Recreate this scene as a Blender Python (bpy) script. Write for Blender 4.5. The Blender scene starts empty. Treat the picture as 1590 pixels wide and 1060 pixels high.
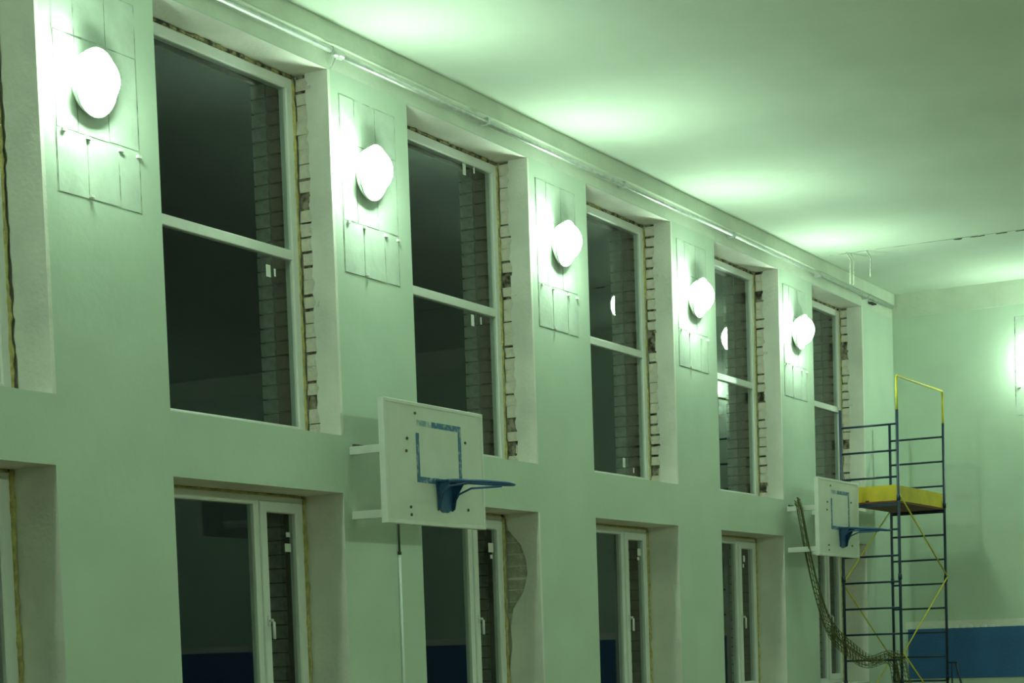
import bpy, bmesh, math, random
from mathutils import Vector, Matrix
random.seed(7)
SC = bpy.context.scene
COL = SC.collection

# ------------------------------------------------------------------ camera
f_px, cy_px = 2900.0, 1188.4
cam_d = bpy.data.cameras.new('camera')
cam = bpy.data.objects.new('camera', cam_d)
COL.objects.link(cam)
cam_d.sensor_width = 36.0
cam_d.lens = f_px * 36.0 / 1590.0
cam_d.shift_y = (cy_px - 530.0) / 1590.0
cam_d.clip_end = 200
Rt = Vector((0.483361, -0.874784, -0.033395))
Up = Vector((0.072493, 0.001982, 0.997367))
Fw = Vector((0.872414, 0.484510, -0.064373))
cam.matrix_world = Matrix(((Rt.x, Up.x, -Fw.x, 0.0), (Rt.y, Up.y, -Fw.y, -7.653),
                           (Rt.z, Up.z, -Fw.z, 1.70), (0, 0, 0, 1)))
SC.camera = cam

# ------------------------------------------------------------------ world (night) and exposure
W = bpy.data.worlds.new('night_sky')
SC.world = W
W.use_nodes = True
W.node_tree.nodes['Background'].inputs[0].default_value = (0.10, 0.16, 0.22, 1)
W.node_tree.nodes['Background'].inputs[1].default_value = 0.005
SC.view_settings.view_transform = 'Standard'
SC.view_settings.look = 'None'
SC.view_settings.gamma = 1.0
SC.view_settings.use_curve_mapping = False
SC.view_settings.exposure = 1.4
LAMP_STRENGTH = 42.0
LAMP_COLOR = (0.665, 1.0, 0.70, 1)


# ------------------------------------------------------------------ materials
def mat(name, col, rough=0.7, var=0.0, scale=6.0, bump=0.0, bscale=60.0, metal=0.0, col2=None, spec=0.5, lo=0.35, hi=0.65):
    m = bpy.data.materials.new(name)
    m.use_nodes = True
    n, l = m.node_tree.nodes, m.node_tree.links
    b = n['Principled BSDF']
    b.inputs['Roughness'].default_value = rough
    b.inputs['Metallic'].default_value = metal
    b.inputs['Specular IOR Level'].default_value = spec
    tc = n.new('ShaderNodeTexCoord')
    if col2 is None:
        col2 = tuple(max(0, c * (1 - var)) for c in col)
    nz = n.new('ShaderNodeTexNoise')
    nz.inputs['Scale'].default_value = scale
    nz.inputs['Detail'].default_value = 6
    l.new(tc.outputs['Object'], nz.inputs['Vector'])
    r = n.new('ShaderNodeValToRGB')
    r.color_ramp.elements[0].position = lo
    r.color_ramp.elements[1].position = hi
    r.color_ramp.elements[0].color = (*col2, 1)
    r.color_ramp.elements[1].color = (*col, 1)
    l.new(nz.outputs['Fac'], r.inputs['Fac'])
    l.new(r.outputs['Color'], b.inputs['Base Color'])
    if bump:
        bz = n.new('ShaderNodeTexNoise')
        bz.inputs['Scale'].default_value = bscale
        bz.inputs['Detail'].default_value = 4
        l.new(tc.outputs['Object'], bz.inputs['Vector'])
        bp = n.new('ShaderNodeBump')
        bp.inputs['Strength'].default_value = bump
        bp.inputs['Distance'].default_value = 0.02
        l.new(bz.outputs['Fac'], bp.inputs['Height'])
        l.new(bp.outputs['Normal'], b.inputs['Normal'])
    return m


M = {}
M['paint'] = mat('pale_green_wall_paint', (0.58, 0.67, 0.57), 0.75, 0.08, 1.3, 0.10, 14)
M['wash'] = mat('grey_whitewash', (0.86, 0.83, 0.77), 0.85, 0.16, 2.2, 0.25, 30)
M['band'] = mat('whitewash_band', (0.70, 0.74, 0.64), 0.85, 0.14, 2.0, 0.3, 20)
M['ceiling'] = mat('ceiling_whitewash', (0.70, 0.76, 0.68), 0.9, 0.09, 0.8, 0.2, 9)
M['panel'] = mat('patched_plaster_panel', (0.59, 0.66, 0.59), 0.8, 0.16, 5.0, 0.15, 20)
M['groove'] = mat('grimy_joint', (0.56, 0.62, 0.55), 0.9, 0, 7, col2=(0.22, 0.24, 0.20), lo=0.40, hi=0.62)
M['pvc'] = mat('white_window_plastic', (0.78, 0.78, 0.76), 0.3, 0.04, 8)
M['foam'] = mat('yellow_mounting_foam', (0.66, 0.56, 0.22), 0.9, 0.35, 25, 0.6, 90)
M['dark_foam'] = mat('dark_mottled_foam', (0.40, 0.34, 0.16), 0.9, 0, 16, 0.6, 60, col2=(0.03, 0.028, 0.02), lo=0.42, hi=0.60)  # foam with near-black patches, for the ragged gap above the upper frames
M['brick_in'] = mat('limed_brick', (0.80, 0.72, 0.64), 0.9, 0.18, 9, 0.6, 60)
M['brick_grey'] = mat('bare_grey_brick', (0.56, 0.55, 0.47), 0.9, 0.25, 9, 0.6, 60)
M['brick_red'] = mat('dull_brown_brick', (0.30, 0.20, 0.16), 0.9, 0.35, 9, 0.6, 60)
M['brick_pale'] = mat('pale_facing_brick', (0.46, 0.45, 0.41), 0.9, 0.35, 9, 0.6, 60)
M['mortar'] = mat('dark_mortar', (0.13, 0.10, 0.08), 0.95, 0.3, 15)
M['shade_bed'] = mat('joint_shade_mortar', (0.40, 0.34, 0.27), 0.95, 0, 14, 0.5, 60, col2=(0.05, 0.04, 0.03), lo=0.40, hi=0.62)  # mortar coloured dark to stand in for shade in the brick joints
M['dark'] = mat('dark_grime', (0.05, 0.045, 0.035), 0.95, 0.3, 15)
M['board'] = mat('white_painted_plywood', (0.74, 0.74, 0.68), 0.55, 0.08, 4)
M['edge'] = mat('pale_board_edge', (0.78, 0.78, 0.74), 0.6, 0.06, 8)
M['blue'] = mat('blue_steel_paint', (0.03, 0.11, 0.26), 0.4, 0.25, 18)
M['worn_blue'] = mat('worn_blue_marking', (0.06, 0.16, 0.30), 0.6, 0, 26, col2=(0.34, 0.42, 0.44), lo=0.36, hi=0.50)
M['faded_blue'] = mat('rubbed_blue_marking', (0.62, 0.66, 0.62), 0.6, 0, 14, col2=(0.16, 0.26, 0.36), lo=0.34, hi=0.60)
M['scaf_blue'] = mat('dark_blue_scaffold_paint', (0.010, 0.026, 0.065), 0.45, 0.3, 12)
M['yellow'] = mat('yellow_paint', (0.72, 0.60, 0.05), 0.5, 0.18, 8)
M['toe'] = mat('yellow_toe_board_paint', (0.58, 0.44, 0.02), 0.6, 0.22, 4)
M['ply'] = mat('brown_platform_plywood', (0.20, 0.055, 0.02), 0.7, 0.3, 10)
M['wain'] = mat('blue_wall_paint', (0.035, 0.13, 0.36), 0.6, 0.14, 3, 0.2, 30)
M['floor'] = mat('varnished_floor_boards', (0.30, 0.22, 0.12), 0.4, 0.25, 3)
M['metal'] = mat('galvanised_pipe', (0.62, 0.64, 0.62), 0.35, 0.2, 14, metal=0.6)
M['wire'] = mat('pale_wire', (0.60, 0.58, 0.50), 0.6, 0.3, 20)
M['cable_w'] = mat('white_cable_sleeve', (0.78, 0.80, 0.80), 0.5, 0.05, 8)
M['cable_d'] = mat('dark_cable', (0.04, 0.045, 0.04), 0.5, 0.2, 8)
M['sticker'] = mat('white_paper_label', (0.82, 0.82, 0.78), 0.7, 0.08, 30)
M['net'] = mat('olive_net_cord', (0.14, 0.15, 0.05), 0.9, 0.3, 20)
M['lampbody'] = mat('grey_enamel_lamp_body', (0.62, 0.64, 0.60), 0.5, 0.1, 10)
M['screw'] = mat('rusty_bolt', (0.10, 0.08, 0.06), 0.6, 0.3, 30)


def glass_mat():
    m = bpy.data.materials.new('window_glass')
    m.use_nodes = True
    n, l = m.node_tree.nodes, m.node_tree.links
    n.remove(n['Principled BSDF'])
    out = n['Material Output']
    fr = n.new('ShaderNodeFresnel')
    ge = n.new('ShaderNodeNewGeometry')                       # same reflectance on both faces of the pane
    mp = n.new('ShaderNodeMapRange')
    mp.inputs['To Min'].default_value = 1.38; mp.inputs['To Max'].default_value = 1 / 1.38
    l.new(ge.outputs['Backfacing'], mp.inputs['Value']); l.new(mp.outputs[0], fr.inputs['IOR'])
    tr = n.new('ShaderNodeBsdfTransparent'); tr.inputs['Color'].default_value = (0.90, 0.95, 0.93, 1)
    gl = n.new('ShaderNodeBsdfGlossy'); gl.inputs['Roughness'].default_value = 0.015
    mx = n.new('ShaderNodeMixShader')
    l.new(fr.outputs[0], mx.inputs[0]); l.new(tr.outputs[0], mx.inputs[1]); l.new(gl.outputs[0], mx.inputs[2])
    l.new(mx.outputs[0], out.inputs['Surface'])
    return m


M['glass'] = glass_mat()


def lamp_mat():
    m = bpy.data.materials.new('glowing_lamp_globe')
    m.use_nodes = True
    n, l = m.node_tree.nodes, m.node_tree.links
    n.remove(n['Principled BSDF'])
    e = n.new('ShaderNodeEmission')
    e.inputs['Color'].default_value = LAMP_COLOR
    e.inputs['Strength'].default_value = LAMP_STRENGTH
    l.new(e.outputs[0], n['Material Output'].inputs['Surface'])
    return m


M['globe'] = lamp_mat()


# ------------------------------------------------------------------ helpers
def box(bm, x0, x1, y0, y1, z0, z1, bev=0.0):
    vs = [bm.verts.new(p) for p in ((x0, y0, z0), (x1, y0, z0), (x1, y1, z0), (x0, y1, z0),
                                    (x0, y0, z1), (x1, y0, z1), (x1, y1, z1), (x0, y1, z1))]
    fs = [bm.faces.new([vs[i] for i in q]) for q in
          ((0, 3, 2, 1), (4, 5, 6, 7), (0, 1, 5, 4), (1, 2, 6, 5), (2, 3, 7, 6), (3, 0, 4, 7))]
    if bev:
        es = list({e for f in fs for e in f.edges})
        bmesh.ops.bevel(bm, geom=es, offset=bev, segments=2, affect='EDGES', profile=0.5)
    return fs


def tube(bm, a, b, r, n=10, r2=None):
    a, b = Vector(a), Vector(b)
    r2 = r if r2 is None else r2
    d = (b - a).normalized()
    t = Vector((0, 0, 1)) if abs(d.z) < 0.9 else Vector((1, 0, 0))
    u = d.cross(t).normalized(); v = d.cross(u)
    ra = [bm.verts.new(a + r * (math.cos(k * 2 * math.pi / n) * u + math.sin(k * 2 * math.pi / n) * v)) for k in range(n)]
    rb = [bm.verts.new(b + r2 * (math.cos(k * 2 * math.pi / n) * u + math.sin(k * 2 * math.pi / n) * v)) for k in range(n)]
    for k in range(n):
        f = bm.faces.new((ra[k], ra[(k + 1) % n], rb[(k + 1) % n], rb[k])); f.smooth = True
    bm.faces.new(ra[::-1]); bm.faces.new(rb)


def sweep(bm, pts, rad, n=8, closed=False):
    """tube along a polyline; rad a number or list"""
    pts = [Vector(p) for p in pts]
    N = len(pts); rings = []
    for i, p in enumerate(pts):
        if closed:
            d = (pts[(i + 1) % N] - pts[i - 1]).normalized()
        else:
            d = (pts[min(i + 1, N - 1)] - pts[max(i - 1, 0)]).normalized()
        t = Vector((0, 0, 1)) if abs(d.z) < 0.85 else Vector((0, 1, 0))
        u = d.cross(t).normalized(); v = d.cross(u)
        r = rad[i] if isinstance(rad, (list, tuple)) else rad
        rings.append([bm.verts.new(p + r * (math.cos(k * 2 * math.pi / n) * u + math.sin(k * 2 * math.pi / n) * v)) for k in range(n)])
    for i in range(N if closed else N - 1):
        A, B = rings[i], rings[(i + 1) % N]
        for k in range(n):
            f = bm.faces.new((A[k], A[(k + 1) % n], B[(k + 1) % n], B[k])); f.smooth = True
    if not closed:
        bm.faces.new(rings[0][::-1]); bm.faces.new(rings[-1])


def prism(bm, poly, axis, c0, c1):
    """extrude a 2-D polygon along an axis ('x': poly in (y,z); 'y': poly in (x,z); 'z': poly in (x,y))"""
    def P(p, c):
        return {'x': (c, p[0], p[1]), 'y': (p[0], c, p[1]), 'z': (p[0], p[1], c)}[axis]
    A = [bm.verts.new(P(p, c0)) for p in poly]; B = [bm.verts.new(P(p, c1)) for p in poly]
    bm.faces.new(A[::-1]); bm.faces.new(B)
    for k in range(len(poly)):
        q = (k + 1) % len(poly)
        bm.faces.new((A[k], A[q], B[q], B[k]))


def mesh(name, bm, mats):
    bmesh.ops.recalc_face_normals(bm, faces=bm.faces[:])
    me = bpy.data.meshes.new(name)
    bm.to_mesh(me); bm.free()
    for m in (mats if isinstance(mats, (list, tuple)) else [mats]):
        me.materials.append(M[m])
    return me


def link(name, me, parent=None, loc=None):
    o = bpy.data.objects.new(name, me)
    COL.objects.link(o)
    if parent is not None:
        o.parent = parent
    if loc is not None:
        o.location = loc
    return o


def obj(name, bm, mats, parent=None, loc=None):
    """geometry given in the parent's frame"""
    return link(name, mesh(name, bm, mats), parent, loc)


def tag(o, label, cat, group=None, kind=None):
    o['label'] = label; o['category'] = cat
    if group: o['group'] = group
    if kind: o['kind'] = kind
    return o


def empty(name, loc, label, cat, group=None, kind=None):
    o = bpy.data.objects.new(name, None)
    o.empty_display_size = 0.1
    COL.objects.link(o); o.location = loc
    return tag(o, label, cat, group, kind)


def copy_tree(o, parent=None):
    c = o.copy(); COL.objects.link(c); c.parent = parent
    for ch in list(o.children):
        copy_tree(ch, c)
    return c


# ------------------------------------------------------------------ dimensions (metres)
XB, XE = -2.5, 24.65            # back and far wall
YO = -12.3                      # opposite wall
ZC = 6.187                      # ceiling
TH = 0.66                       # thickness of the window wall
Z_SOF, Z_SILL = 5.86, 3.258     # upper openings
Z_LIN, Z_LSILL = 2.843, 1.08    # lower openings
Lx = [5.40, 8.395, 11.393, 14.398, 17.398, 20.384, 23.354]     # right edge of each opening
Rx = [3.47, 6.468, 9.468, 12.461, 15.523, 18.522, 21.507]      # left edge of each opening
NB = len(Lx)
ordin = ['bay beyond the first pier', 'bay before the first lamp', 'bay between the first and second lamps',
         'bay between the second and third lamps', 'bay between the third and fourth lamps',
         'bay between the fourth and fifth lamps', 'last bay by the far corner']

# ------------------------------------------------------------------ window wall
CO = 0.03                       # plaster coat on the right reveals of the upper openings
openings = []
for i in range(NB):
    openings.append((Rx[i], Lx[i] + CO, Z_SILL, Z_SOF))
    openings.append((Rx[i], Lx[i] + (CO if i == 3 else 0.0), Z_LSILL, Z_LIN))
xs = sorted({XB, XE + 0.3} | {o[0] for o in openings} | {o[1] for o in openings})
zs = sorted({0.0, ZC, Z_SOF + 0.012} | {o[2] for o in openings} | {o[3] for o in openings})


def is_open(i, j):
    if i < 0 or j < 0 or i >= len(xs) - 1 or j >= len(zs) - 1:
        return None
    cx, cz = (xs[i] + xs[i + 1]) / 2, (zs[j] + zs[j + 1]) / 2
    return any(a < cx < b and c < cz < d for a, b, c, d in openings)


bm = bmesh.new()
vc = {}


def V(x, y, z):
    k = (round(x, 4), round(y, 4), round(z, 4))
    if k not in vc:
        vc[k] = bm.verts.new(k)
    return vc[k]


YM = 0.37                       # plaster in front of this depth, raw brick behind it
for i in range(len(xs) - 1):
    for j in range(len(zs) - 1):
        if is_open(i, j):
            continue
        a, b, c, d = xs[i], xs[i + 1], zs[j], zs[j + 1]
        f = bm.faces.new((V(a, 0, c), V(b, 0, c), V(b, 0, d), V(a, 0, d)))
        f.material_index = 1 if c >= Z_SOF + 0.01 else 0
        f = bm.faces.new((V(a, TH, c), V(a, TH, d), V(b, TH, d), V(b, TH, c))); f.material_index = 3
        for (di, dj, p, q) in ((-1, 0, (a, c), (a, d)), (1, 0, (b, c), (b, d)), (0, -1, (a, c), (b, c)), (0, 1, (a, d), (b, d))):
            o_ = is_open(i + di, j + dj)
            if o_ or o_ is None:
                for y0, y1, mi in ((0, YM, 2), (YM, TH, 3)):
                    f = bm.faces.new((V(p[0], y0, p[1]), V(q[0], y0, q[1]), V(q[0], y1, q[1]), V(p[0], y1, p[1])))
                    f.material_index = mi
wall = obj('wall_window', bm, ['paint', 'band', 'wash', 'mortar'])
tag(wall, 'pale green wall with two rows of tall windows and lamp piers', 'wall', kind='structure')


def plain_wall(name, quadbox, mats, label, cat='wall'):
    b_ = bmesh.new(); box(b_, *quadbox)
    return tag(obj(name, b_, mats), label, cat, kind='structure')


# far wall, with the whitewashed band under the ceiling
bm = bmesh.new()
box(bm, XE, XE + 0.3, YO - 0.3, 0.0, 0, 5.872)
wf = obj('wall_far', bm, 'paint')
tag(wf, 'pale green end wall behind the scaffold tower', 'wall', kind='structure')
bm = bmesh.new()
box(bm, XE - 0.012, XE + 0.3, YO - 0.3, 0.0, 5.872, ZC)
obj('plaster_band', bm, 'band', wf)
plain_wall('wall_opposite', (XB - 0.3, XE + 0.3, YO - 0.3, YO, 0, ZC), 'paint', 'pale green long wall facing the windows')
plain_wall('wall_back', (XB - 0.3, XB, YO, TH, 0, ZC), 'paint', 'pale green end wall opposite the scaffold end')
plain_wall('floor', (XB - 0.3, XE + 0.3, YO - 0.3, TH, -0.2, 0), 'floor', 'brown varnished gymnasium floor', 'floor')
ceil = plain_wall('ceiling', (XB - 0.3, XE + 0.3, YO - 0.3, TH, ZC, ZC + 0.25), 'ceiling', 'whitewashed gymnasium ceiling with a slab joint near the scaffold', 'ceiling')

# slab joint across the ceiling with dark flaked spots
bm = bmesh.new()
y = -0.2
pts = []
while y > -11.9:
    pts.append((21.62 + random.uniform(-0.004, 0.004), y)); y -= 0.12
for p, q in zip(pts[:-1], pts[1:]):
    w = 0.006 + random.random() * 0.006
    prism(bm, [(p[0] - w, p[1]), (p[0] + w, p[1]), (q[0] + w, q[1]), (q[0] - w, q[1])], 'z', ZC - 0.003, ZC + 0.01)
obj('slab_joint', bm, 'groove', ceil)
for (cy_, ln, w) in ((-1.72, 0.10, 0.035), (-1.93, 0.14, 0.018), (-2.0, 0.07, 0.02), (-2.22, 0.14, 0.022), (-2.45, 0.16, 0.02), (-2.9, 0.12, 0.03)):
    bm = bmesh.new()
    n = 10
    prism(bm, [(21.66 + w * math.cos(k * 2 * math.pi / n) * random.uniform(0.6, 1.2), cy_ + 0.5 * ln * math.sin(k * 2 * math.pi / n) * random.uniform(0.8, 1.1)) for k in range(n)], 'z', ZC - 0.004, ZC + 0.01)
    obj('flaked_spot', bm, 'dark', ceil)

# plaster fillet in the corner between wall and ceiling
bm = bmesh.new()
box(bm, XB, XE, -0.035, 0.0, 6.045, ZC)
tag(obj('trim_1', bm, 'band'), 'whitewashed ledge along the top of the window wall', 'trim', kind='structure')

# blue painted band and the bare strip above it on the far wall
bm = bmesh.new(); box(bm, XE - 0.02, XE + 0.01, -11.9, -0.135, 1.067, 1.73)
wain = tag(obj('trim_2', bm, 'wain'), 'blue painted band low on the far wall', 'wainscot', kind='structure')
for k, yy in enumerate((-0.68, -0.79, -0.885, -0.975, -1.07, -1.165, -1.27)):
    bm = bmesh.new()
    hw = random.uniform(0.022, 0.036)
    prism(bm, [(yy - hw, 1.728), (yy - hw * 0.8, 1.757), (yy + hw * 0.7, 1.76), (yy + hw, 1.73)], 'x', XE - 0.026, XE)
    obj('white_chip', bm, 'sticker', wain)
bm = bmesh.new(); box(bm, XE - 0.006, XE + 0.01, -11.9, -0.1, 1.733, 1.83)
tag(obj('trim_3', bm, 'wash'), 'bare grey strip above the blue band', 'trim', kind='structure')

# ------------------------------------------------------------------ piers: patched plaster panels
def pier_panels(parent, ox, top_only=False, swap=False):
    """3 rows of slabs set in a shallow dark-jointed field; local (u along wall, z)"""
    g = 0.012
    rows = [(5.395, 5.715, (0, 0.19, 0.47, 0.745)), (4.83, 5.385, (0, 0.19, 0.47, 0.745)), (4.455, 4.82, (0, 0.265, 0.55, 0.745))]
    b_ = bmesh.new()
    def bb(b, u0, u1, z0, z1, d0, d1):
        if swap:
            box(b, XE - d1, XE - d0, ox - u1, ox - u0, z0, z1)
        else:
            box(b, ox + u0, ox + u1, -d1, -d0, z0, z1)
    bb(b_, -0.006, 0.751, 4.449, 5.721, -0.01, 0.001)
    obj('panel_backing', b_, 'groove', parent)
    for (z0, z1, us) in rows:
        for u0, u1 in zip(us[:-1], us[1:]):
            b_ = bmesh.new()
            j = lambda: random.uniform(-0.002, 0.003)
            bb(b_, u0 + g / 2 + j(), u1 - g / 2 + j(), z0 + j(), z1 + j(), 0, 0.0025 + random.random() * 0.002)
            obj('plaster_panel', b_, 'panel', parent)
    for (u, z) in ((0.06, 4.815), (0.27, 4.81), (0.56, 4.80), (0.73, 4.795), (0.28, 4.47)):
        b_ = bmesh.new()
        d = 0.02
        bb(b_, u - 0.016, u + 0.016, z - 0.008, z + 0.008, 0, d)
        obj('stud', b_, 'edge', parent)


pierL = Lx[1:6]
for k in range(5):
    pier_panels(wall, pierL[k] + 0.135)
pier_panels(wf, -1.62, swap=True)

# ------------------------------------------------------------------ exposed bricks in the reveals
CH = 0.1035
def brick_mesh(name, dx, dy, dz, mt, jit=0.006):
    b_ = bmesh.new()
    box(b_, -dx, 0, 0, dy, 0, dz)
    for v in b_.verts:
        v.co += Vector((random.uniform(-jit, jit) * 0.6, random.uniform(-jit, jit), random.uniform(-jit, jit) * 0.6))
    return mesh(name, b_, mt)


inner = [brick_mesh('brick_limed', 0.042, random.uniform(0.128, 0.145), CH - random.choice((0.001, 0.004, 0.010, 0.016, 0.022)), 'brick_in', 0.005) for _ in range(12)]
inner_short = [brick_mesh('brick_limed_broken', 0.042, 0.06, CH - 0.03, 'brick_in', 0.012) for _ in range(2)]
outer_r = [brick_mesh('brick_brown', 0.05, 0.155, CH - 0.012, 'brick_red', 0.003) for _ in range(3)]
outer_p = [brick_mesh('brick_pale', 0.055, 0.125, CH - 0.012, 'brick_pale', 0.003) for _ in range(3)]
for i in range(2, NB):
    n = int((Z_SOF - Z_SILL) / CH)
    b_ = bmesh.new(); box(b_, Lx[i] + 0.024, Lx[i] + CO + 0.004, 0.15, 0.288, Z_SILL, Z_SOF); obj('joint_shade_bed', b_, 'shade_bed', wall)  # backing strip, the shade of the joint gaps put into its colour
    holes = {2: (2, 16), 3: (1, 3, 15), 4: (1, 13, 14), 5: (1, 11, 22), 6: (8, 19, 20)}[i]
    for c in range(n):
        z = Z_SILL + 0.004 + c * CH
        short = c in holes
        me = random.choice(inner_short if short else inner)
        o = link('brick', me, wall, (Lx[i] + 0.042 + (0.014 if short else random.uniform(0.001, 0.004)), 0.145, z))
for i in range(1, NB):
    for (z0, z1, y0) in ((Z_SILL, Z_SOF, 0.372), (Z_LSILL, Z_LIN, 0.42)):
        edge = Lx[i] + (CO if (z0 == Z_SILL or i == 3) else 0)
        n = int((z1 - z0) / CH)
        if i in (2, 3):
            for c in range(n):
                z = z0 + 0.006 + c * CH
                if z0 == Z_SILL:
                    link('brick', random.choice(outer_r), wall, (edge, y0, z))
                link('brick', random.choice(outer_p), wall, (edge, 0.537, z))
        else:
            b_ = bmesh.new()
            for c in range(n):
                z = z0 + 0.006 + c * CH
                box(b_, edge - 0.05, edge, y0, 0.527, z, z + CH - 0.012)
                for f in b_.faces[-6:]: f.material_index = 0
                b_.faces.ensure_lookup_table()
                fs = box(b_, edge - 0.055, edge, 0.537, 0.662, z, z + CH - 0.012)
                for f in fs: f.material_index = 1
            o = obj('brick_courses', b_, ['brick_red', 'brick_pale'], wall)
            o['kind'] = 'stuff'
# ragged plaster coats on the upper reveals
for i in range(0, NB):
    b_ = bmesh.new()
    poly = [(-0.001, Z_SILL), (-0.001, Z_SOF)]
    z = Z_SOF
    while z > Z_SILL + 0.03:
        poly.append((0.185 + random.uniform(-0.012, 0.02) if i >= 2 else 0.27 + random.uniform(-0.01, 0.01), z))
        z -= random.uniform(0.03, 0.06)
    poly.append((0.185, Z_SILL))
    prism(b_, poly, 'x', Lx[i], Lx[i] + CO + 0.002)
    obj('reveal_plaster', b_, 'wash', wall)
# damaged plaster in the lower opening of bay 3
i = 3
curve = [(0.338, 2.843), (0.331, 2.817), (0.303, 2.709), (0.253, 2.650), (0.179, 2.568), (0.133, 2.431), (0.125, 2.319), (0.176, 2.153),
         (0.237, 2.071), (0.277, 2.017), (0.31, 1.849), (0.296, 1.707), (0.32, 1.55), (0.338, 1.45), (0.338, Z_LSILL)]
b_ = bmesh.new()
prism(b_, [(-0.001, Z_LSILL), (-0.001, Z_LIN)] + curve, 'x', Lx[i], Lx[i] + CO + 0.002)
obj('reveal_plaster', b_, 'wash', wall)
z = 1.98
for c in range(7):
    b_ = bmesh.new()
    y0 = (0.10, 0.14, 0.12)[c % 3]
    hgt = CH - (0.022 if c == 2 else 0.010)
    box(b_, -0.012, 0.01, y0, 0.335, 0, hgt)
    obj('brick', b_, 'brick_grey', wall, (Lx[i] + CO + 0.006, 0, z + c * CH))


# ------------------------------------------------------------------ windows
def foam_strip(b_, p0, p1, r, step=0.045, squash=None):
    p0, p1 = Vector(p0), Vector(p1)
    n = max(3, int((p1 - p0).length / step))
    pts, rad = [], []
    for k in range(n + 1):
        t = k / n
        pts.append(p0.lerp(p1, t) + Vector((random.uniform(-1, 1), random.uniform(-1, 1), random.uniform(-1, 1))) * r * 0.3)
        rad.append(r * random.uniform(0.65, 1.25))
    sweep(b_, pts, rad, 7)


def frame_ring(b_, x0, x1, z0, z1, y0, y1, w, bev=0.006):
    # mitred ring with a rounded room-side face
    prof = [(0, y1), (0, y0 + bev), (bev, y0), (w - bev * 1.6, y0), (w, y0 + bev * 1.6), (w, y1)]
    rings = []
    for (d, y) in prof:
        rings.append([b_.verts.new(p) for p in ((x0 + d, y, z0 + d), (x1 - d, y, z0 + d), (x1 - d, y, z1 - d), (x0 + d, y, z1 - d))])
    N = len(rings)
    for k in range(N):
        A, B = rings[k], rings[(k + 1) % N]
        for q in range(4):
            b_.faces.new((A[q], A[(q + 1) % 4], B[(q + 1) % 4], B[q]))


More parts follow.
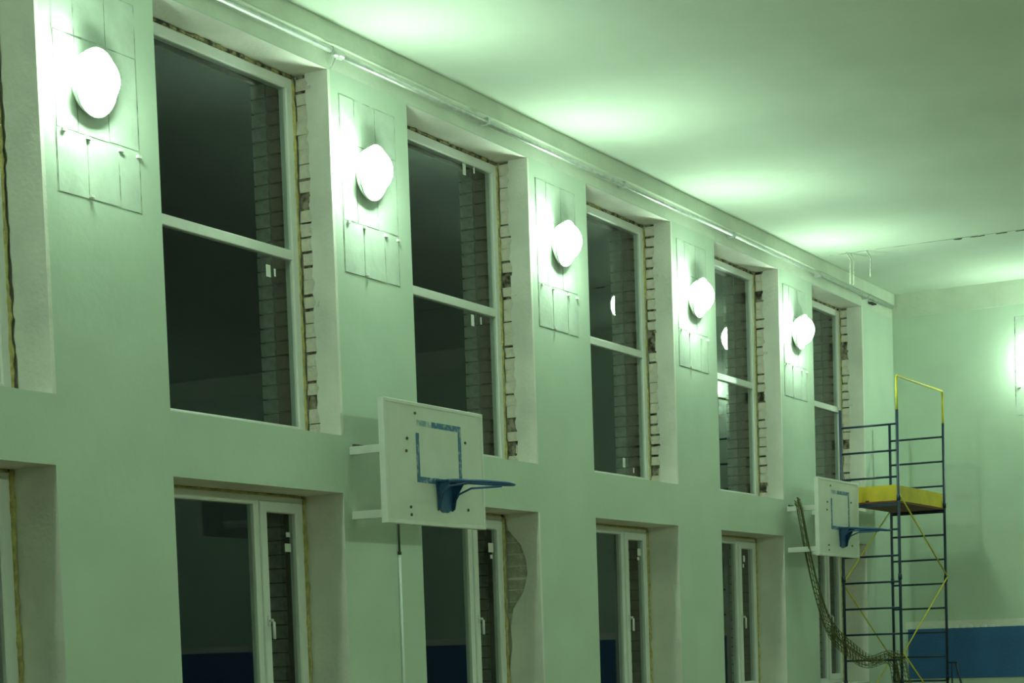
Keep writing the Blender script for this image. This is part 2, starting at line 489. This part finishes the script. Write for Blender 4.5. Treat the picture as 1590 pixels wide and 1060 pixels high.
upper_stick = {2: [(-0.371, 4.416, 0.055, 0.085), (-0.294, 4.415, 0.022, 0.055)],
               3: [(-0.528, 5.705, 0.05, 0.10), (-0.363, 5.738, 0.022, 0.075), (-0.474, 4.456, 0.05, 0.095), (-0.33, 4.47, 0.022, 0.06)],
               4: [(-0.564, 3.458, 0.05, 0.095), (-0.345, 3.397, 0.022, 0.05)]}
lower_stick = {2: [(-0.205, 2.555, 0.05, 0.035), (-0.212, 2.461, 0.075, 0.06)], 3: [(-0.219, 2.549, 0.085, 0.08), (-0.213, 2.471, 0.04, 0.035)],
               4: [(-0.187, 2.592, 0.07, 0.07), (-0.207, 2.527, 0.05, 0.03)], 5: [(-0.408 + 0.06, 2.594, 0.06, 0.07), (-0.433 + 0.06, 2.513, 0.04, 0.04)]}
wn = 0
for i in range(NB):
    # upper window: fixed frame, one transom, two panes
    wn += 1
    x0, x1, z0, z1 = Rx[i], Lx[i] - 0.022, Z_SILL, Z_SOF - 0.03
    yf, yb = 0.292, 0.36
    e = empty('window_%d' % wn, (x0, yf, z0), 'tall upper window with white frame and one transom, ' + ordin[i], 'window', 'upper row of windows', 'structure')
    o = -Vector((x0, yf, z0))
    def P(*a): return a
    b_ = bmesh.new(); frame_ring(b_, 0, x1 - x0, 0, z1 - z0, 0, yb - yf, 0.078); obj('frame', b_, 'pvc', e)
    zt = 4.53 - z0
    b_ = bmesh.new(); box(b_, 0.07, x1 - x0 - 0.07, 0.004, 0.06, zt, zt + 0.072, 0.006); obj('transom', b_, 'pvc', e)
    for (a, b) in ((0.07, zt + 0.008), (zt + 0.064, z1 - z0 - 0.07)):
        b_ = bmesh.new(); box(b_, 0.07, x1 - x0 - 0.07, 0.026, 0.032, a, b); obj('pane', b_, 'glass', e)
    b_ = bmesh.new(); foam_strip(b_, (x1 - x0 + 0.008, 0.006, 0.02), (x1 - x0 + 0.008, 0.006, z1 - z0), 0.017); obj('foam', b_, 'foam', e)
    b_ = bmesh.new(); foam_strip(b_, (0.0, 0.012, z1 - z0 + 0.015), (x1 - x0, 0.012, z1 - z0 + 0.015), 0.016, 0.05); obj('foam', b_, 'dark_foam', e)
    for (u, z, w, h) in upper_stick.get(i, []):
        b_ = bmesh.new(); box(b_, Lx[i] + u - x0 - w / 2, Lx[i] + u - x0 + w / 2, 0.0245, 0.0262, z - z0 - h / 2, z - z0 + h / 2); obj('sticker', b_, 'sticker', e)
    # lower window: wide fixed pane and a narrow casement with a handle
    wn += 1
    x0, x1, z0, z1 = Rx[i], Lx[i] - 0.03, Z_LSILL, Z_LIN - 0.02
    yf, yb = 0.342, 0.41
    e = empty('window_%d' % wn, (x0, yf, z0), 'lower window with wide fixed pane and narrow handled casement, ' + ordin[i], 'window', 'lower row of windows', 'structure')
    w_, h_ = x1 - x0, z1 - z0
    b_ = bmesh.new(); frame_ring(b_, 0, w_, 0, h_, 0, yb - yf, 0.068); obj('frame', b_, 'pvc', e)
    xm = w_ - 0.565
    b_ = bmesh.new(); box(b_, xm - 0.035, xm + 0.045, 0.002, 0.062, 0.06, h_ - 0.06, 0.005); obj('mullion', b_, 'pvc', e)
    b_ = bmesh.new(); box(b_, 0.06, xm - 0.03, 0.026, 0.032, 0.06, h_ - 0.06); obj('pane', b_, 'glass', e)
    b_ = bmesh.new(); frame_ring(b_, xm + 0.025, w_ - 0.035, 0.04, h_ - 0.04, -0.016, 0.05, 0.078); sash = obj('casement_sash', b_, 'pvc', e)
    b_ = bmesh.new(); box(b_, xm + 0.095, w_ - 0.105, 0.018, 0.024, 0.11, h_ - 0.11); obj('pane', b_, 'glass', sash)
    hx, hz = xm + 0.066, 1.93 - z0
    b_ = bmesh.new(); box(b_, hx - 0.014, hx + 0.014, -0.026, -0.014, hz - 0.035, hz + 0.035, 0.004)
    sweep(b_, [(hx, -0.02, hz), (hx, -0.055, hz + 0.004), (hx + 0.004, -0.06, hz - 0.01), (hx + 0.006, -0.058, hz - 0.13)], 0.011, 8)
    obj('handle', b_, 'pvc', sash)
    b_ = bmesh.new(); foam_strip(b_, (w_ + 0.012, 0.004, 0.0), (w_ + 0.012, 0.004, h_), 0.02); obj('foam', b_, 'foam', e)
    b_ = bmesh.new(); foam_strip(b_, (0, 0.016, h_ + 0.008), (w_, 0.016, h_ + 0.008), 0.012); obj('foam', b_, 'foam', e)
    for (u, z, w, h) in lower_stick.get(i, []):
        b_ = bmesh.new(); box(b_, Lx[i] + u - x0 - w / 2, Lx[i] + u - x0 + w / 2, 0.0165, 0.0182, z - z0 - h / 2, z - z0 + h / 2); obj('sticker', b_, 'sticker', sash)


# ------------------------------------------------------------------ wall lamps
def make_lamp():
    root = bpy.data.objects.new('wall_lamp', None); COL.objects.link(root); root.empty_display_size = 0.1
    b_ = bmesh.new(); tube(b_, (0, 0.002, 0), (0, -0.018, 0), 0.075, 24); obj('base_plate', b_, 'lampbody', root)
    b_ = bmesh.new(); tube(b_, (0, -0.015, 0), (0, -0.05, 0), 0.045, 20); obj('stem', b_, 'lampbody', root)
    # cup: open towards the room
    prof = [(0.05, -0.006), (0.12, -0.012), (0.17, -0.04), (0.194, -0.08), (0.199, -0.102), (0.191, -0.102), (0.182, -0.08), (0.155, -0.047), (0.05, -0.022)]
    b_ = bmesh.new(); n = 36; rings = []
    for (r, y) in prof:
        rings.append([b_.verts.new((0.034 * min(1, r / 0.17) + 0.93 * r * math.cos(k * 2 * math.pi / n), y * (1 + 0.34 * math.sin(k * 2 * math.pi / n)), -0.016 + r * math.sin(k * 2 * math.pi / n))) for k in range(n)])
    for A, B in zip(rings[:-1], rings[1:]):
        for k in range(n):
            f = b_.faces.new((A[k], A[(k + 1) % n], B[(k + 1) % n], B[k])); f.smooth = True
    obj('cup', b_, 'lampbody', root)
    b_ = bmesh.new()
    bmesh.ops.create_uvsphere(b_, u_segments=36, v_segments=22, radius=1.0)
    for v in b_.verts:
        t = max(0.0, -v.co.z)
        v.co = Vector((v.co.x * 0.170 * (1 - 0.12 * t * t), v.co.y * 0.12 - 0.118, v.co.z * (0.150 + 0.016 * t * t)))
    for f in b_.faces: f.smooth = True
    obj('globe', b_, 'globe', root)
    return root


lamp0 = make_lamp()
lamp_pos = [(8.765, 5.135), (11.79, 5.215), (14.88, 5.225), (17.87, 5.185), (20.86, 5.225)]
lamp_lab = ['glowing round globe lamp on the pier before the first fully seen window bay',
            'glowing round globe lamp on the pier above the nearer basketball hoop',
            'glowing round globe lamp on the middle pier of the window wall',
            'glowing round globe lamp on the fourth lit pier, one before the farther hoop',
            'glowing round globe lamp on the last pier, above the farther basketball hoop']
for k, (x, z) in enumerate(lamp_pos):
    r = lamp0 if k == 0 else copy_tree(lamp0)
    r.location = (x, 0, z)
    tag(r, lamp_lab[k], 'lamp', 'globe lamps on the window piers')


def offscreen_lamp(where, loc, rz, label, group):
    """the hall's further lamps, fixed to its walls outside the picture"""
    r = copy_tree(lamp0); r.location = loc; r.rotation_euler = (0, 0, rz)
    r.name = 'wall_lamp_%s_offscreen' % where
    for ch in r.children:
        if ch.name.startswith('globe'):
            ch.name = 'globe_%s_offscreen' % where
    return tag(r, label, 'lamp', group)


# the row of pier lamps goes on towards the back of the hall
for w_, x in (('pier_near', 5.70), ('pier_back', 2.70)):
    offscreen_lamp(w_, (x, 0, 5.17), 0, 'globe lamp on window wall nearer the back end of the hall', 'globe lamps near the back of the hall')
# the end-wall lamp whose glow shows on the panels at the picture's edge
offscreen_lamp('end', (XE, -2.02, 5.15), -math.pi / 2, 'globe lamp on the patched panels of the end wall beside the scaffold', 'globe lamps on the end wall')
# the facing wall's row, which lights the backboards and throws their shadows on the window wall
for k in range(8):
    offscreen_lamp('opposite_%d' % (k + 1), (0.5 + 3.0 * k, YO, 5.17), math.pi, 'globe lamp on the long wall facing the windows', 'globe lamps on the opposite wall')

# ------------------------------------------------------------------ conduit under the ceiling
cp = empty('conduit_pipe', (XB, -0.06, 5.975), 'thin galvanised pipe running along the top of the window wall', 'pipe')
b_ = bmesh.new(); tube(b_, (0, 0, 0.0), (11.45 - XB, 0, 0.0), 0.023, 10); obj('pipe', b_, 'metal', cp)
b_ = bmesh.new(); tube(b_, (11.42 - XB, 0.0, -0.012), (24.46 - XB, 0.0, 0.012), 0.022, 10); obj('pipe', b_, 'metal', cp)
b_ = bmesh.new(); tube(b_, (11.36 - XB, 0, -0.003), (11.50 - XB, 0, -0.01), 0.031, 12); obj('coupling', b_, 'metal', cp)
b_ = bmesh.new(); sweep(b_, [(11.45 - XB, 0.01, -0.02), (11.44 - XB, 0.03, -0.07), (11.42 - XB, 0.046, -0.11)], 0.009, 8); obj('bracket', b_, 'metal', cp)
for x in (6.0, 9.2, 13.6, 16.2, 18.9, 21.6, 23.4):
    b_ = bmesh.new(); box(b_, x - XB - 0.012, x - XB + 0.012, -0.028, 0.058, -0.03, 0.028); obj('clamp', b_, 'metal', cp)
b_ = bmesh.new(); box(b_, 23.62 - XB, 23.80 - XB, 0.0, 0.058, -0.045, -0.03); obj('end_strip', b_, 'dark', cp)

# hanging wires on the ceiling
for k, (x, y, zb) in enumerate(((21.60, -0.445, 5.815), (21.70, -0.455, 5.825), (21.66, -0.672, 5.885))):
    b_ = bmesh.new()
    sweep(b_, [(-0.05, 0.02, 0.0), (-0.045, 0.01, -0.03), (0.0, -0.005, -0.075), (0.015, 0, -0.10), (0.01, 0, -0.2), (0.004, 0.0, zb - ZC)], 0.0085, 8)
    o = obj('ceiling_wire', b_, 'wire', None, (x, y, ZC))
    tag(o, ('one of two pale wire hangers side by side under the ceiling' if k < 2 else 'single pale wire hanger under the ceiling, apart from the pair'), 'wire', 'wire hangers under the ceiling')

# ------------------------------------------------------------------ basketball hoops
def make_hoop():
    root = bpy.data.objects.new('basketball_hoop', None); COL.objects.link(root); root.empty_display_size = 0.1
    W_, zb, zt, yb = 1.40, 2.60, 3.475, -0.47
    b_ = bmesh.new(); box(b_, 0, W_, yb, yb + 0.035, zb, zt, 0.004); bd = obj('backboard', b_, 'board', root)
    # thin raised edging on the board's sides
    b_ = bmesh.new()
    frame_ring(b_, -0.004, W_ + 0.004, zb - 0.004, zt + 0.004, yb - 0.006, yb + 0.042, 0.03, 0.003); obj('edge_frame', b_, 'edge', bd)
    # painted target square
    x0, x1, z0, z1, t = 0.425, 1.07, 2.93, 3.355, 0.042
    def strip(a, b, c, d, m, bend=0):
        s_ = bmesh.new(); box(s_, a, b, yb - 0.0025, yb + 0.002, c, d); obj('target_stripe', s_, m, bd)
    strip(x0, x1, z0 - t * 0.6, z0 + t * 0.4, 'worn_blue')
    strip(x0, x0 + t, z0 + t * 0.4, 3.26, 'worn_blue')
    strip(x1 - t, x1, z0 + t * 0.4, z1 - t, 'worn_blue')
    strip(x0 + 0.22, x1, z1 - t, z1, 'worn_blue')
    strip(x0 + 0.02, x0 + 0.22, z1 - t, z1, 'faded_blue')
    for (u, z) in ((0.30, 3.21), (0.285, 3.12), (1.13, 3.24), (0.32, 2.72), (0.325, 2.665), (1.145, 2.735), (0.42, 3.40)):
        s_ = bmesh.new(); tube(s_, (u, yb + 0.002, z), (u, yb - 0.008, z), 0.011, 8); obj('bolt', s_, 'screw', bd)
    # rim: mounting plate with tapering lower bracket, double ring, side struts
    xc, zr = 0.80, 2.925
    s_ = bmesh.new()
    prism(s_, [(xc - 0.125, zr + 0.01), (xc + 0.125, zr + 0.01), (xc + 0.085, zr - 0.20), (xc + 0.04, zr - 0.225), (xc - 0.04, zr - 0.225), (xc - 0.085, zr - 0.20)], 'y', yb - 0.012, yb - 0.001)
    rim = obj('rim_bracket', s_, 'blue', root)
    s_ = bmesh.new(); box(s_, xc - 0.125, xc + 0.125, yb - 0.13, yb - 0.005, zr - 0.004, zr + 0.008); obj('top_plate', s_, 'blue', rim)
    for sx in (-1, 1):
        s_ = bmesh.new()
        prism(s_, [(yb - 0.005, zr), (yb - 0.13, zr), (yb - 0.10, zr - 0.035), (yb - 0.05, zr - 0.11), (yb - 0.03, zr - 0.2), (yb - 0.005, zr - 0.215)], 'x', xc + sx * 0.10 - 0.005, xc + sx * 0.10 + 0.005)
        obj('gusset', s_, 'blue', rim)
    R_, yc, tl = 0.235, yb - 0.13 - 0.20, math.radians(6)
    ring = lambda r, dz: [(xc + r * math.cos(a), yc + r * math.sin(a), zr + dz + (r * math.sin(a) - R_) * math.sin(tl)) for a in [k * 2 * math.pi / 40 for k in range(40)]]
    s_ = bmesh.new(); sweep(s_, ring(R_, 0.0), 0.012, 8, closed=True); obj('rim', s_, 'blue', root)
    for sx in (-1, 1):
        s_ = bmesh.new()
        sweep(s_, [(xc + sx * 0.09, yb - 0.02, zr - 0.17), (xc + sx * 0.11, yb - 0.06, zr - 0.09), (xc + sx * 0.16, yb - 0.14, zr - 0.045), (xc + sx * 0.222, yc - 0.04, zr - 0.042)], 0.008, 8)
        obj('strut', s_, 'blue', root)
    # wall brackets
    for bx in (0.26, 1.09):
        for bz in (2.655, 3.125):
            s_ = bmesh.new(); box(s_, bx, bx + 0.055, yb + 0.03, 0.0, bz, bz + 0.058, 0.003); obj('wall_bar', s_, 'edge', root)
    s_ = bmesh.new(); box(s_, 0.30, 0.44, -0.02, 0.0, 3.19, 3.205); obj('bracket_clip', s_, 'screw', root)
    return root


hoop = make_hoop()
hoop.location = (11.235, 0, 0)
tag(hoop, 'basketball hoop with white backboard and blue rim, under the second lamp, clear of the scaffold', 'basketball hoop', 'wall-mounted basketball hoops')
hoop2 = copy_tree(hoop)
hoop2.location = (20.24, 0, 0)
tag(hoop2, 'basketball hoop with white backboard and blue rim, beside the scaffold tower', 'basketball hoop', 'wall-mounted basketball hoops')

# cable below the nearer hoop
cb = empty('wall_cable', (12.107, 0, 0), 'thin cable in white sleeve running down the wall under the nearer hoop', 'cable')
b_ = bmesh.new(); sweep(b_, [(0.004, -0.012, 2.72), (0.002, -0.012, 2.55), (0, -0.014, 2.43)], 0.008, 8); obj('bare_lead', b_, 'cable_d', cb)
b_ = bmesh.new(); tube(b_, (0, -0.014, 2.44), (0, -0.014, 2.415), 0.014, 8); obj('end_cap', b_, 'cable_d', cb)
b_ = bmesh.new(); sweep(b_, [(0, -0.012, 2.42), (-0.002, -0.012, 1.6), (0, -0.012, 0.05)], 0.0105, 8); obj('sleeve', b_, 'cable_w', cb)

# ------------------------------------------------------------------ scaffold tower
X1, X2, YL, YR = 21.85, 23.79, -0.20, -0.90
sc = empty('scaffold_tower', (X1, YR, 0), 'narrow blue scaffold tower with yellow platform boards in the corner', 'scaffold')
def S(p): return (p[0] - X1, p[1] - YR, p[2])
def part(name, m, fn, parent=sc):
    b_ = bmesh.new(); fn(b_); return obj(name, b_, m, parent)
RP = 0.0175
for (x, y, zt) in ((X1, YL, 4.386), (X1, YR, 4.335), (X2, YL, 4.395), (X2, YR, 4.34)):
    p = part('post', 'scaf_blue', lambda b: tube(b, S((x, y, 0.03)), S((x, y, zt)), RP, 12))
    part('foot_plate', 'scaf_blue', lambda b: box(b, x - X1 - 0.06, x - X1 + 0.06, y - YR - 0.06, y - YR + 0.06, 0, 0.03), p)
    for zc in (1.10, 2.36, 3.30):
        part('collar', 'scaf_blue', lambda b: tube(b, S((x, y, zc - 0.035)), S((x, y, zc + 0.035)), RP + 0.006, 12), p)
for x in (X1, X2):
    for k in range(14):
        z = 4.17 - 0.311 * k
        if z < 0.1 or (k == 3):
            continue
        r = part('rung', 'scaf_blue', lambda b: tube(b, S((x, YL, z)), S((x, YR, z)), 0.0125, 10))
for x in (X1, X2):
    part('platform_bearer', 'scaf_blue', lambda b: box(b, x - X1 - 0.018, x - X1 + 0.018, 0, YL - YR, 3.205, 3.245))
# yellow end guard on the room side
part('guard_rail', 'yellow', lambda b: sweep(b, [S((X1, YR, 4.325)), S((X1, YR, 4.62)), S((X1 + 0.005, YR, 4.725)), S((X1 + 0.03, YR, 4.738)), S((X2 - 0.03, YR, 4.745)), S((X2 - 0.005, YR, 4.735)), S((X2, YR, 4.63)), S((X2, YR, 4.33))], 0.0145, 10))
# platform boards
bw = (YL - YR - 0.05) / 3
for k in range(3):
    part('platform_board', 'ply', lambda b: box(b, -0.02, X2 - X1 + 0.02, 0.025 + k * bw, 0.02 + (k + 1) * bw, 3.247, 3.267))
part('toe_board', 'toe', lambda b: box(b, 0.02, 0.045, 0.02, YL - YR - 0.01, 3.25, 3.455))
part('toe_board', 'toe', lambda b: box(b, 0.045, X2 - X1 - 0.02, 0.02, 0.042, 3.268, 3.45))
part('toe_board', 'toe', lambda b: box(b, 0.045, X2 - X1 - 0.02, YL - YR - 0.042, YL - YR - 0.02, 3.268, 3.45))
part('hinge', 'dark', lambda b: box(b, 0.01, 0.02, 0.37, 0.41, 3.262, 3.285))
# diagonal braces, zigzag down both long sides
yb_ = [(3.315, 2.39), (2.39, 1.45), (1.45, 0.52)]
for k, (za, zb2) in enumerate(yb_):
    xa, xb2 = (X1, X2) if k % 2 == 0 else (X2, X1)
    part('brace', 'yellow', lambda b: tube(b, S((xa, YR - 0.024, za)), S((xb2, YR - 0.024, zb2)), 0.0095, 8))
    part('brace', 'yellow', lambda b: tube(b, S((X1 + X2 - xa, YL + 0.024, za - 0.06)), S((X1 + X2 - xb2, YL + 0.024, zb2 - 0.1)), 0.009, 8))
# outriggers
for (x, y, sy) in ((X2, YR, -1), (X1, YR, -1)):
    if x == X2:
        og = part('outrigger', 'scaf_blue', lambda b: (tube(b, S((x, y, 1.29)), S((x, y - 0.13, 1.29)), 0.013, 8), tube(b, S((x, y - 0.11, 1.29)), S((x, y - 0.42, 0.03)), 0.013, 8), tube(b, S((x, y - 0.06, 1.29)), S((x, y - 0.06, 0.45)), 0.011, 8), tube(b, S((x, y, 0.45)), S((x, y - 0.32, 0.45)), 0.011, 8)))

# ------------------------------------------------------------------ net hanging from the farther hoop to the scaffold
path = [(20.53, -0.12, 3.20), (20.445, -0.18, 3.10), (20.60, -0.22, 2.55), (20.70, -0.30, 2.05), (20.87, -0.38, 1.70), (21.13, -0.50, 1.49), (21.36, -0.65, 1.35), (21.82, -0.80, 1.40), (21.93, -0.86, 1.1), (21.95, -0.9, 0.6), (22.0, -0.95, 0.05)]
def cat(pts, t):
    n = len(pts) - 1; s = min(int(t * n), n - 1); u = t * n - s
    P_ = [Vector(pts[max(0, min(n, s + d))]) for d in (-1, 0, 1, 2)]
    return 0.5 * ((2 * P_[1]) + (-P_[0] + P_[2]) * u + (2 * P_[0] - 5 * P_[1] + 4 * P_[2] - P_[3]) * u * u + (-P_[0] + 3 * P_[1] - 3 * P_[2] + P_[3]) * u ** 3)
b_ = bmesh.new()
NU, NV = 64, 9
for layer in range(2):
    ph = random.uniform(0, 6.28)
    grid = []
    for a in range(NU + 1):
        t = a / NU
        c = cat(path, t)
        wdt = 0.10 + 0.16 * min(1, t * 2.2) + (0.25 * max(0, t - 0.6) / 0.4)
        row = []
        for q in range(NV + 1):
            s = q / NV - 0.5
            fold = math.sin(s * 9 + ph + t * 5) * 0.04
            row.append(b_.verts.new(c + Vector((s * wdt * 1.3, s * wdt * 0.9 + fold * 0.6, fold + 0.04 * math.sin(3 * t + layer) - s * wdt * 0.35))))
        grid.append(row)
    for a in range(NU):
        for q in range(NV):
            b_.faces.new((grid[a][q], grid[a + 1][q], grid[a + 1][q + 1], grid[a][q + 1]))
net = obj('rope_net', b_, 'net')
wm = net.modifiers.new('strands', 'WIREFRAME'); wm.thickness = 0.006; wm.use_replace = True
tag(net, 'olive rope net slung from the farther hoop down to the scaffold', 'net')
